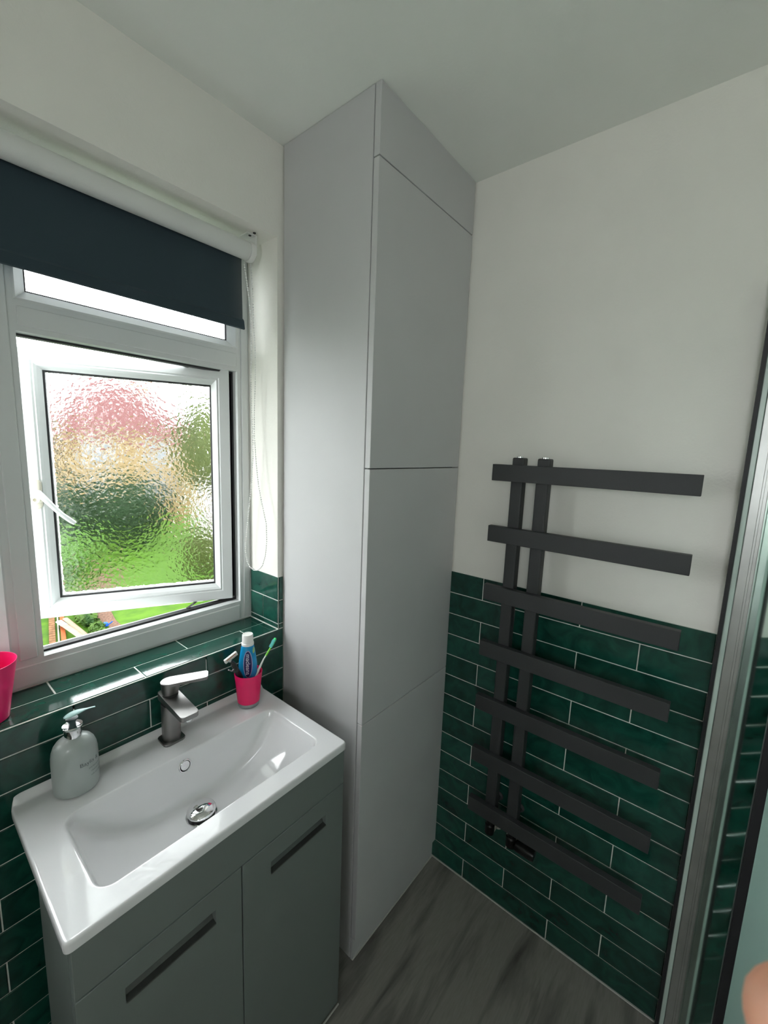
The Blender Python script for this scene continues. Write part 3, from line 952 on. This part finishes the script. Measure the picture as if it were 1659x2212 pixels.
bm.faces.new(fan); finish('flavour_patch', bm, simple('leaf_green_print', (.30, .55, .20), .4), tubeo)

# toothbrush
tb = thing('toothbrush', 'white and green toothbrush leaning right in the pink tumbler on the basin', 'toothbrush', (.655, -.070, .845))
bp_ = [(.640, -.058, .842), (.648, -.064, .868), (.657, -.068, .892), (.664, -.068, .903), (.672, -.066, .914), (.683, -.064, .928), (.694, -.061, .9395), (.704, -.0595, .9480)]
tube('handle', bp_, [.0035, .0045, .0060, .0065, .0062, .0042, .0032, .0028], simple('white_green_plastic', (.72, .76, .70), .3), tb, 12, .7)
tube('neck', [(.703, -.0597, .9472), (.711, -.059, .9550), (.721, -.0585, .966)], [.0029, .0026, .0027], simple('lime_plastic', (.20, .62, .05), .3), tb, 10)
tube('brush_head', [(.7195, -.0585, .9640), (.7255, -.0583, .9720), (.7330, -.0583, .9830), (.7375, -.0583, .9890), (.7390, -.0583, .9915)], [.003, .0058, .0065, .0055, .0025], simple('green_plastic', (.03, .62, .16), .3), tb, 12, .5)
bm = bmesh.new()
hd = (Vector((.7375, -.0583, .989)) - Vector((.7225, -.0585, .968))).normalized()
bn = Vector((-.62, -.55, .52)); bn = (bn - hd * bn.dot(hd)).normalized(); bs = hd.cross(bn)
for i in range(7):
    for j in range(3):
        p = Vector((.7225, -.0585, .968)) + hd * (.0035 * i) + bs * (.003 * (j - 1))
        L = .0100 + .0018 * math.sin(i * 1.7)
        bm_tube(bm, [p, p + bn * L], .0014, 6)
tag(finish('bristles', bm, simple('aqua_bristle', (.18, .62, .70), .5), tb), kind='stuff')

# razor
rz = thing('razor', 'black-handled disposable razor leaning left in the pink tumbler on the basin', 'razor', (.630, -.055, .845))
tube('handle', [(.640, -.050, .842), (.630, -.054, .880), (.6215, -.056, .910), (.614, -.057, .925), (.604, -.058, .944), (.599, -.058, .958), (.595, -.058, .966), (.588, -.058, .9740)], [.0045, .0055, .006, .0070, .0068, .0075, .0050, .0042], simple('black_grip', (.015, .016, .018), .35), rz, 12)
bm = bmesh.new()
for i in range(6):
    c = Vector((.606 - .0019 * i, -.0575, .938 + .0046 * i))
    bmesh.ops.create_uvsphere(bm, u_segments=10, v_segments=6, radius=.0088 - .0004 * i, matrix=Matrix.Translation(c) @ Matrix.Scale(.30, 4, Vector((-.38, 0, .92))))
finish('grip_rib', bm, simple('dark_grip_rubber', (.045, .045, .05), .6), rz, True)
tube('guard_hook', [(.600, -.060, .950), (.590, -.062, .944), (.583, -.063, .950), (.579, -.063, .953)], .0018, simple('grey_plastic', (.25, .25, .26), .4), rz, 8)
ra = Vector((.5700, -.060, .9785)); rb_ = Vector((.6070, -.060, .9925))
hx = (rb_ - ra).normalized(); hz = Vector((-hx.z, 0, hx.x)); hy = Vector((0, 1, 0))
MR = Matrix(((hx.x, hy.x, hz.x, ra.x), (hx.y, hy.y, hz.y, ra.y), (hx.z, hy.z, hz.z, ra.z), (0, 0, 0, 1)))
def rbox(name, a, mat, par, bev=.0005):
    bm = bmesh.new(); bm_box(bm, *a, bev, 1)
    for v in bm.verts: v.co = MR @ v.co
    bmesh.ops.recalc_face_normals(bm, faces=bm.faces)
    return finish(name, bm, mat, par)
rh = rbox('blade_head', (0, .0395, -.004, .004, -.0058, .0058), simple('pale_blade_plastic', (.70, .69, .66), .3), rz, .001)
rbox('lubricating_strip', (.005, .035, -.0046, -.0035, .0012, .0034), simple('orange_strip', (.42, .12, .04), .4), rh, .0002)
rbox('blade', (.004, .036, -.0046, -.0038, -.0034, -.0020), M_CHROME, rh, .0002)

# ================================================================ plain tumbler on the sill
pc = thing('plastic_tumbler', 'plain pink plastic tumbler on the green tiled window sill at the left', 'cup', (.103, .060, ZS))
lathe('cup_wall', [(.0340, .0006), (.0358, .0020), (.0415, .040), (.0555, .1235), (.0558, .1250), (.0542, .1248), (.0385, .045), (.0340, .006), (.010, .0050), (.0005, .0050)], M_PINKT, pc, Matrix.Translation((.1060, .0600, ZS)), 64)

# ================================================================ towel radiator
rad = thing('towel_radiator', 'anthracite towel radiator with seven flat bars on two posts on the wall', 'radiator', (1.20, -0.63, 0.36))
XB = W - .1000
for k in range(7):
    zt_ = 1.5425 - .1835 * k
    box('bar', XB, XB + .020, -1.0265, -0.5265, zt_ - .048, zt_, M_RAD, rad, .0012, 2)
for yc in (-.5945, -.6675):
    post = box('post', XB + .020, XB + .052, yc - .0175, yc + .0175, .375, 1.5635, M_RAD, rad, .004, 2)
    pl = lathe('air_vent', [(.0100, 1.5630), (.0100, 1.5665), (.0085, 1.5675), (.0055, 1.5672), (.005, 1.5655)], M_CHROME, post, Matrix.Translation((XB + .034, yc, 0)), 24)
for yc in (-.5945, -.6675):
    for z in (.418, 1.518):
        bmx = Matrix.Translation((XB + .050, yc, z)) @ Matrix.Rotation(math.radians(90), 4, 'Y')
        lathe('wall_bracket', [(.009, 0), (.009, .040), (.015, .044), (.015, W - .0035 - XB - .050)], M_RAD, rad, bmx, 20)
vx = XB + .036
for yc, yo in ((-.5945, 0), (-.6675, 0)):
    lathe('valve_body', [(.011, .318), (.0155, .322), (.0155, .352), (.012, .356), (.012, .376)], simple('black_valve', (.012, .012, .012), .3, .6), rad, Matrix.Translation((vx, yc, 0)), 20)
    bmx = Matrix.Translation((vx, yc - .004, .322)) @ Matrix.Rotation(math.radians(90), 4, 'Y')
    lathe('supply_pipe', [(.0085, 0), (.0085, .046), (.020, .0465), (.020, W - .0035 - vx)], simple('pale_pipe', (.52, .50, .44), .35, .3), rad, bmx, 24)
bmx = Matrix.Translation((vx, -.680, .336)) @ Matrix.Rotation(math.radians(90), 4, 'X')
lathe('valve_head', [(.010, 0), (.0165, .006), (.0175, .016), (.0175, .058), (.0155, .064), (.004, .065)], simple('black_valve', (.012, .012, .012), .3, .6), rad, bmx, 28)

# ================================================================ shower screen
scr = thing('shower_screen', 'clear glass shower screen with aluminium wall channel beside the radiator', 'shower screen', (0.6, -1.14, 0.03))
SH = 1.96
xw = W - .0030
box('wall_seal', 1.2290, xw, -1.1010, -1.0935, .012, SH, M_GASKET, scr)
box('seal_strip', 1.2320, xw, -1.1115, -1.1015, .012, SH, M_PALESEAL, scr, .001, 1)
bm = bmesh.new()
bm_box(bm, 1.2305, xw, -1.1400, -1.1120, .012, SH, .0012, 1)
bm_box(bm, 1.2290, 1.2310, -1.1415, -1.1385, .012, SH, .0006, 1)
bm_box(bm, 1.2290, 1.2310, -1.1330, -1.1280, .012, SH, .0006, 1)
finish('wall_channel', bm, M_ALU, scr)
def strip(name, pts, t, z0, z1, mat, smooth=True):
    """upright sheet of thickness t following a plan curve"""
    P = [Vector((x, y, 0)) for x, y in pts]
    L, Rr = [], []
    for i, p in enumerate(P):
        d = (P[min(i + 1, len(P) - 1)] - P[max(i - 1, 0)]).normalized()
        n = Vector((-d.y, d.x, 0))
        L.append(p + n * t / 2); Rr.append(p - n * t / 2)
    loop = L + Rr[::-1]
    bm = bmesh.new()
    lo = [bm.verts.new((p.x, p.y, z0)) for p in loop]; hi = [bm.verts.new((p.x, p.y, z1)) for p in loop]
    n = len(loop)
    for i in range(n):
        bm.faces.new((lo[i], lo[(i + 1) % n], hi[(i + 1) % n], hi[i]))
    for k in range(len(P) - 1):
        bm.faces.new((lo[k], lo[k + 1], lo[n - 2 - k], lo[n - 1 - k])); bm.faces.new((hi[k], hi[k + 1], hi[n - 2 - k], hi[n - 1 - k]))
    bmesh.ops.recalc_face_normals(bm, faces=bm.faces)
    o = finish(name, bm, mat, scr, smooth)
    autosmooth(o, 30)
    return o
M_POL = simple('polished_profile', (.72, .88, .82), .09, 1.0)
M_REFL_TEAL = simple('reflection_teal_glass', (.47, .68, .61), .22, Transmission_Weight=.25)  # teal base colour stands in for the window reflected in this glass
cv = []
for i in range(15):
    t = i / 14
    x = 1.2285 - .1160 * t
    cv.append((x, -1.1415 - .0493 * t))
strip('curved_profile', cv, .003, .040, SH, M_POL)
strip('edge_bead', [(1.1122, -1.1910), (1.1090, -1.1925)], .0045, .040, SH, M_ALU, False)
strip('magnet_strip', [(1.1085, -1.1935), (1.0950, -1.2075)], .006, .040, SH, M_GASKET, False)
strip('teal_reflection_panel', [(1.0940, -1.2090), (.9200, -1.2900), (.7600, -1.3600)], .006, .040, SH, M_REFL_TEAL)
arc = [(.7590 - .0 - .62 * math.sin(math.radians(a)), -1.3600 - .62 * (1 - math.cos(math.radians(a)))) for a in range(0, 91, 9)]
strip('glass_pane', [(x, y) for x, y in arc if y > YF + .02], .006, .040, SH - .005, M_GLASS)
tray = thing('shower_tray', 'low white shower tray with a rounded corner under the glass screen', 'shower tray', (.7, -1.6, 0))
bm = bmesh.new()
edge = [(W - .004, -1.1450), (1.2280, -1.1450), (1.1050, -1.1830), (.7600, -1.3450)] + [(x - .012, y + .004) for x, y in arc[1:] if y > YF + .03] + [(.135, YF + .006), (W - .004, YF + .006)]
bm_prism(bm, edge, .0005, .0385, bev=.003)
bmesh.ops.recalc_face_normals(bm, faces=bm.faces)
finish('tray_body', bm, M_TRAY, tray)

# ================================================================ garden beyond the window
GZ = -2.60
def leaf_mat(name, c0, c1):
    m, n, l, b = new_mat(name)
    t = n.new('ShaderNodeTexCoord'); x = n.new('ShaderNodeTexNoise'); x.inputs['Scale'].default_value = 3.0; x.inputs['Detail'].default_value = 6
    r = n.new('ShaderNodeValToRGB'); r.color_ramp.elements[0].position = .35; r.color_ramp.elements[1].position = .65
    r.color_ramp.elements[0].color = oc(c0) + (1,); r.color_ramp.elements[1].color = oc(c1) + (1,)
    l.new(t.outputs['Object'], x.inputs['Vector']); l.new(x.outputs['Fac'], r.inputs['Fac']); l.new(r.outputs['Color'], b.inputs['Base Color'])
    setp(b, Roughness=.7, Specular_IOR_Level=.08)
    return m
M_GRASS = leaf_mat('grass', (.040, .115, .003), (.085, .190, .006))
M_HEDGE = leaf_mat('dark_foliage', (.006, .024, .006), (.020, .060, .014))
M_OLIVE = leaf_mat('olive_foliage', (.050, .075, .010), (.10, .13, .025))
M_LEAF = leaf_mat('garden_leaves', (.018, .055, .010), (.085, .16, .025))
M_BARK = simple('bark', (.05, .035, .022), .8)
ground = tag(box('lawn', -30, 40, .9, 60, GZ - .2, GZ, M_GRASS), kind='structure')
def flat_poly(name, pts, z, mat, h=.02):
    bm = bmesh.new(); bm_prism(bm, pts, GZ + .0005, z)
    bmesh.ops.recalc_face_normals(bm, faces=bm.faces)
    return finish(name, bm, mat)
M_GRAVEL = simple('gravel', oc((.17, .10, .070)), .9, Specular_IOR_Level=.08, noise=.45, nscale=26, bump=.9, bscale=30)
tag(flat_poly('gravel_path', [(2.35, 7.4), (3.05, 8.3), (3.28, 9.0), (3.30, 9.55), (3.45, 10.4), (4.6, 13.5), (4.0, 13.7), (3.05, 10.9), (2.86, 9.9), (2.72, 9.35), (2.60, 8.9), (1.95, 7.6)], GZ + .03, M_GRAVEL), kind='structure')
# brick edging
M_BRICK = simple('garden_brick', oc((.20, .105, .050)), .85, Specular_IOR_Level=.08, noise=.3, nscale=12)
be = thing('brick_edging', 'row of tan bricks edging the garden bed seen through the gap', 'brick edging', (2.2, 9.7, GZ))
a0 = Vector((1.80, 8.10, GZ)); a1 = Vector((2.42, 11.0, GZ)); dd = (a1 - a0).normalized(); dr = Vector((dd.y, -dd.x, 0))
bmesh_brick = None
for i in range(22):
    bm = bmesh.new(); bm_box(bm, -.055, .055, -.058, .058, 0, .07, .006, 1)
    Mk = Matrix.Translation(a0 + dd * (.132 * i) + Vector((0, 0, .0008))) @ Matrix.Rotation(math.atan2(dd.y, dd.x) - math.pi / 2, 4, 'Z')
    for v in bm.verts: v.co = Mk @ v.co
    finish('brick', bm, M_BRICK, be)
for off, w_, nm, m_, lab, h_ in ((.105, .030, 'pale_batten', simple('pale_timber', oc((.32, .30, .25)), .8, Specular_IOR_Level=.08), 'pale grey timber batten lying beside the brick edging', .05), (.185, .085, 'stained_board', simple('orange_stain', oc((.34, .085, .022)), .7, Specular_IOR_Level=.08, noise=.15, nscale=4), 'orange stained timber board beside the brick edging', .06)):
    bm = bmesh.new(); bm_box(bm, -w_ / 2, w_ / 2, 0, 3.0, .001, h_, .004, 1)
    Mk = Matrix.Translation(a0 + dr * off) @ Matrix.Rotation(math.atan2(dd.y, dd.x) - math.pi / 2, 4, 'Z')
    for v in bm.verts: v.co = Mk @ v.co
    tag(finish(nm, bm, m_), lab, 'timber')
pk = thing('white_ended_plank', 'pale plank with a white painted end lying across the garden bed', 'plank', (2.35, 9.5, GZ + .1))
p0, p1 = Vector((2.34, 10.02, GZ + .15)), Vector((2.49, 8.55, GZ + .10)); pd = (p1 - p0)
tube('board', [p0 + pd * .22, p1], .062, simple('weathered_plank', oc((.36, .27, .19)), .8, Specular_IOR_Level=.08, noise=.12, nscale=5), pk, 8, .35)
tube('painted_end', [p0, p0 + pd * .22], .064, simple('white_paint_end', oc((.55, .57, .60)), .5, Specular_IOR_Level=.08), pk, 8, .35)
tube('board', [Vector((2.52, 10.3, GZ + .08)), Vector((2.58, 9.0, GZ + .05))], .055, MATS['weathered_plank'], pk, 8, .4)

def leaves(bm, c, rad3, n, size):
    for _ in range(n):
        while True:
            p = Vector((random.uniform(-1, 1), random.uniform(-1, 1), random.uniform(-1, 1)))
            if .55 < p.length < 1: break
        p = Vector((c[0] + p.x * rad3[0], c[1] + p.y * rad3[1], c[2] + p.z * rad3[2]))
        q = Matrix.Rotation(random.uniform(0, 6.28), 4, 'Z') @ Matrix.Rotation(random.uniform(-.9, .9), 4, 'X') @ Matrix.Rotation(random.uniform(-.9, .9), 4, 'Y')
        s = size * random.uniform(.6, 1.3)
        vs = [bm.verts.new(p + (q @ Vector(v)) * s) for v in ((0, -1, 0), (.45, 0, .12), (0, 1, 0), (-.45, 0, .12))]
        bm.faces.new(vs)
def blob(bm, c, r3, sub=3, amp=.18, seed=0):
    r = bmesh.ops.create_icosphere(bm, subdivisions=sub, radius=1.0)
    for v in r['verts']:
        d = 1 + amp * mnoise.noise(v.co * 2.3 + Vector((seed, 0, 0)))
        v.co = Vector((c[0] + v.co.x * r3[0] * d, c[1] + v.co.y * r3[1] * d, c[2] + v.co.z * r3[2] * d))
def bush(name, label, cat, blobs, mat, nleaf, size, trunk=None, group=None):
    base = blobs[0][0]
    t = thing(name, label, cat, (base[0], base[1], GZ), group)
    bm = bmesh.new()
    for i, (c, r3) in enumerate(blobs): blob(bm, c, [k * .86 for k in r3], seed=i * 3.1)
    finish('crown', bm, mat, t, True)
    bm = bmesh.new()
    for c, r3 in blobs: leaves(bm, c, r3, nleaf, size)
    tag(finish('leaves', bm, mat, t), kind='stuff')
    if trunk:
        tube('trunk', trunk, [.16, .12, .08], M_BARK, t, 8)
    return t
# bed plants seen through the gap
bush('bed_shrub', 'leafy shrub in the bed between planks and gravel path', 'shrub', [((2.84, 9.95, GZ + .14), (.20, .55, .20)), ((2.80, 9.0, GZ + .12), (.14, .42, .15)), ((2.95, 10.6, GZ + .12), (.2, .5, .16))], M_LEAF, 420, .055)
bush('low_hedge', 'bright green low hedge left of the brick edging', 'hedge', [((1.45, 9.6, GZ + .10), (.40, 1.6, .20)), ((1.25, 8.4, GZ + .10), (.35, .8, .2))], leaf_mat('bright_leaves', (.05, .12, .008), (.14, .26, .03)), 900, .05)
toy = thing('blue_watering_can', 'small blue plastic watering can lying among the bed plants', 'watering can', (2.98, 9.22, GZ + .05))
lathe('can_body', [(.05, 0), (.06, .02), (.055, .10), (.03, .12)], simple('blue_plastic', oc((.02, .12, .60)), .4, Specular_IOR_Level=.08), toy, Matrix.Translation((3.00, 9.26, GZ + .031)), 20)
tube('spout', [(3.04, 9.24, GZ + .08), (3.09, 9.22, GZ + .12), (3.13, 9.21, GZ + .15)], .014, MATS['blue_plastic'], toy, 8)
# trees and hedges farther back
bush('conifer_hedge', 'dark green hedge at the end of the lawn', 'hedge', [((6.3, 17.0, -1.15), (1.6, .9, 1.35)), ((4.3, 17.4, -1.2), (1.5, .8, 1.2))], M_HEDGE, 700, .16)
bush('olive_tree', 'tall olive green tree at the right of the lawn', 'tree', [((6.45, 11.2, 1.50), (.85, .8, 1.45)), ((6.3, 11.0, -1.75), (.7, .7, .8))], M_OLIVE, 900, .11, [(6.5, 11.2, GZ), (6.5, 11.2, -1.2), (6.4, 11.2, .8)])
bush('bright_bush', 'light green bush at the near left of the lawn', 'bush', [((3.4, 14.0, -1.9), (1.0, .9, .75)), ((2.2, 13.0, -1.9), (1.0, .9, .75))], leaf_mat('light_leaves', (.06, .15, .02), (.13, .28, .04)), 700, .11)
# neighbouring house with red roof
house = thing('neighbour_house', 'brick house with red tiled roof beyond the garden', 'house', (7.2, 23.5, GZ))
hx0, hx1, hy0, hy1, hz = 5.4, 11.4, 22.0, 27.0, 1.9
bm = bmesh.new(); bm_box(bm, hx0, hx1, hy0, hy1, GZ, hz)
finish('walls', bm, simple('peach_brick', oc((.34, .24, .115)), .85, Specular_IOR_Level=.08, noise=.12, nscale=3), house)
bm = bmesh.new()
rv = [bm.verts.new(p) for p in ((hx0 - .3, hy0 - .3, hz), (hx1 + .3, hy0 - .3, hz), (hx1 + .3, hy1 + .3, hz), (hx0 - .3, hy1 + .3, hz), (hx0 + 2.2, (hy0 + hy1) / 2, hz + 2.8), (hx1 - 2.4, (hy0 + hy1) / 2, hz + 2.8))]
for f in ((0, 1, 5, 4), (1, 2, 5), (2, 3, 4, 5), (3, 0, 4), (3, 2, 1, 0)): bm.faces.new([rv[i] for i in f])
finish('roof', bm, simple('red_roof_tiles', oc((.16, .060, .060)), .8, Specular_IOR_Level=.08, noise=.15, nscale=2), house)
for x in (6.3, 9.0):
    for z in (-1.3, .45):
        wd = box('house_window', x, x + 1.1, hy0 - .06, hy0 + .05, z, z + 1.0, simple('house_window_frame', oc((.6, .6, .6)), .5, Specular_IOR_Level=.08), house, .01, 1)
        box('pane', x + .08, x + 1.02, hy0 - .075, hy0 - .055, z + .08, z + .92, simple('house_pane', (.05, .06, .07), .1), wd)
box('chimney', 9.6, 10.2, 24.2, 24.9, hz + .2, hz + 3.1, MATS['peach_brick'], house, .01, 1)
shed = thing('garden_shed', 'pale grey garden shed behind the olive tree', 'shed', (9.2, 16, GZ))
box('walls', 8.6, 10.6, 14.6, 16.2, GZ, .15, simple('pale_render', oc((.90, .88, .86)), .8, Specular_IOR_Level=.08), shed, .01, 1)
box('roof', 8.4, 10.8, 14.4, 16.4, .152, .30, simple('felt_roof', oc((.30, .31, .32)), .8, Specular_IOR_Level=.08), shed, .01, 1)

# ================================================================ the photographer's hand, one fingertip in the corner
def cpt(r, u, f):
    return CAM + r2 * r + u2 * u + fwd * f
def skin_body(name, verts, edges, radii, mat, parent, sub=2):
    me = bpy.data.meshes.new(name)
    me.from_pydata([tuple(v) for v in verts], edges, [])
    me.materials.append(mat)
    o = bpy.data.objects.new(name, me); COL.objects.link(o)
    md = o.modifiers.new('skin', 'SKIN'); md.use_smooth_shade = True
    for i, r in enumerate(radii):
        me.skin_vertices[0].data[i].radius = (r, r)
    me.skin_vertices[0].data[0].use_root = True
    ms = o.modifiers.new('smooth', 'SUBSURF'); ms.levels = sub; ms.render_levels = sub
    attach(o, parent)
    return o
M_SKIN = simple('skin', (.62, .30, .20), .5, noise=.05, nscale=60, Subsurface_Weight=.15)
per = thing('person', 'blurred fingertip and hand of the person taking the photo in the lower right corner', 'person', tuple(cpt(.10, -.30, -.06)))
V, Eg, Rd = [], [], []
def av(p, r, prev=None):
    V.append(p); Rd.append(r)
    if prev is not None: Eg.append((prev, len(V) - 1))
    return len(V) - 1
wrist = av(cpt(.105, -.205, -.045), .026)
palm = av(cpt(.098, -.165, -.020), .030, wrist)
fore = av(cpt(.120, -.290, -.070), .034, wrist)
av(cpt(.140, -.400, -.100), .040, fore)
# index finger reaching up beside the lens
k = av(cpt(.090, -.130, .012), .0115, palm); k = av(cpt(.0820, -.1080, .048), .0092, k); k = av(cpt(.0735, -.0920, .066), .0090, k); av(cpt(.0645, -.0765, .0700), .0112, k)
# middle, ring, little finger curled round the phone, thumb at the side
for du_, L in ((.000, 1.0), (-.004, .95), (-.010, .8)):
    i_ = {0: 1, 1: 2, 2: 3}[[.000, -.004, -.010].index(du_)]
    k = av(cpt(.098 - .020 * i_, -.150 - .008 * i_, .016), .0110 - .0008 * i_, palm)
    k = av(cpt(.094 - .020 * i_, -.140 - .006 * i_, .046 * L), .0092 - .0006 * i_, k)
    k = av(cpt(.085 - .020 * i_, -.160 - .004 * i_, .056 * L), .0084 - .0006 * i_, k)
    av(cpt(.078 - .020 * i_, -.178 - .004 * i_, .046 * L), .0072 - .0005 * i_, k)
k = av(cpt(.122, -.150, -.030), .0130, palm); k = av(cpt(.128, -.118, -.032), .0105, k); av(cpt(.122, -.092, -.030), .0085, k)
skin_body('hand', V, Eg, Rd, M_SKIN, per)

# paler house to the left of the red-roofed one
ph = thing('pale_roof_house', 'peach rendered house with a pale grey roof left of the red roofed house', 'house', (2.6, 24, GZ))
box('walls', -.6, 5.0, 22.6, 27.2, GZ, 1.7, MATS['peach_brick'], ph, .01, 1)
bm = bmesh.new()
rv = [bm.verts.new(p) for p in ((-.9, 22.3, 1.7), (5.25, 22.3, 1.7), (5.25, 27.5, 1.7), (-.9, 27.5, 1.7), (.6, 24.9, 3.9), (4.0, 24.9, 3.9))]
for f in ((0, 1, 5, 4), (1, 2, 5), (2, 3, 4, 5), (3, 0, 4), (3, 2, 1, 0)): bm.faces.new([rv[i] for i in f])
finish('roof', bm, simple('pale_slate', oc((.62, .55, .54)), .7, Specular_IOR_Level=.08), ph)
bush('boundary_hedge', 'long mid green boundary hedge right of the garden shed', 'hedge', [((13.5 + 2.6 * i, 17.5 - 1.0 * i, -1.3 + .15 * (i % 2)), (1.9, 1.0, 1.5)) for i in range(5)], M_LEAF, 400, .18)
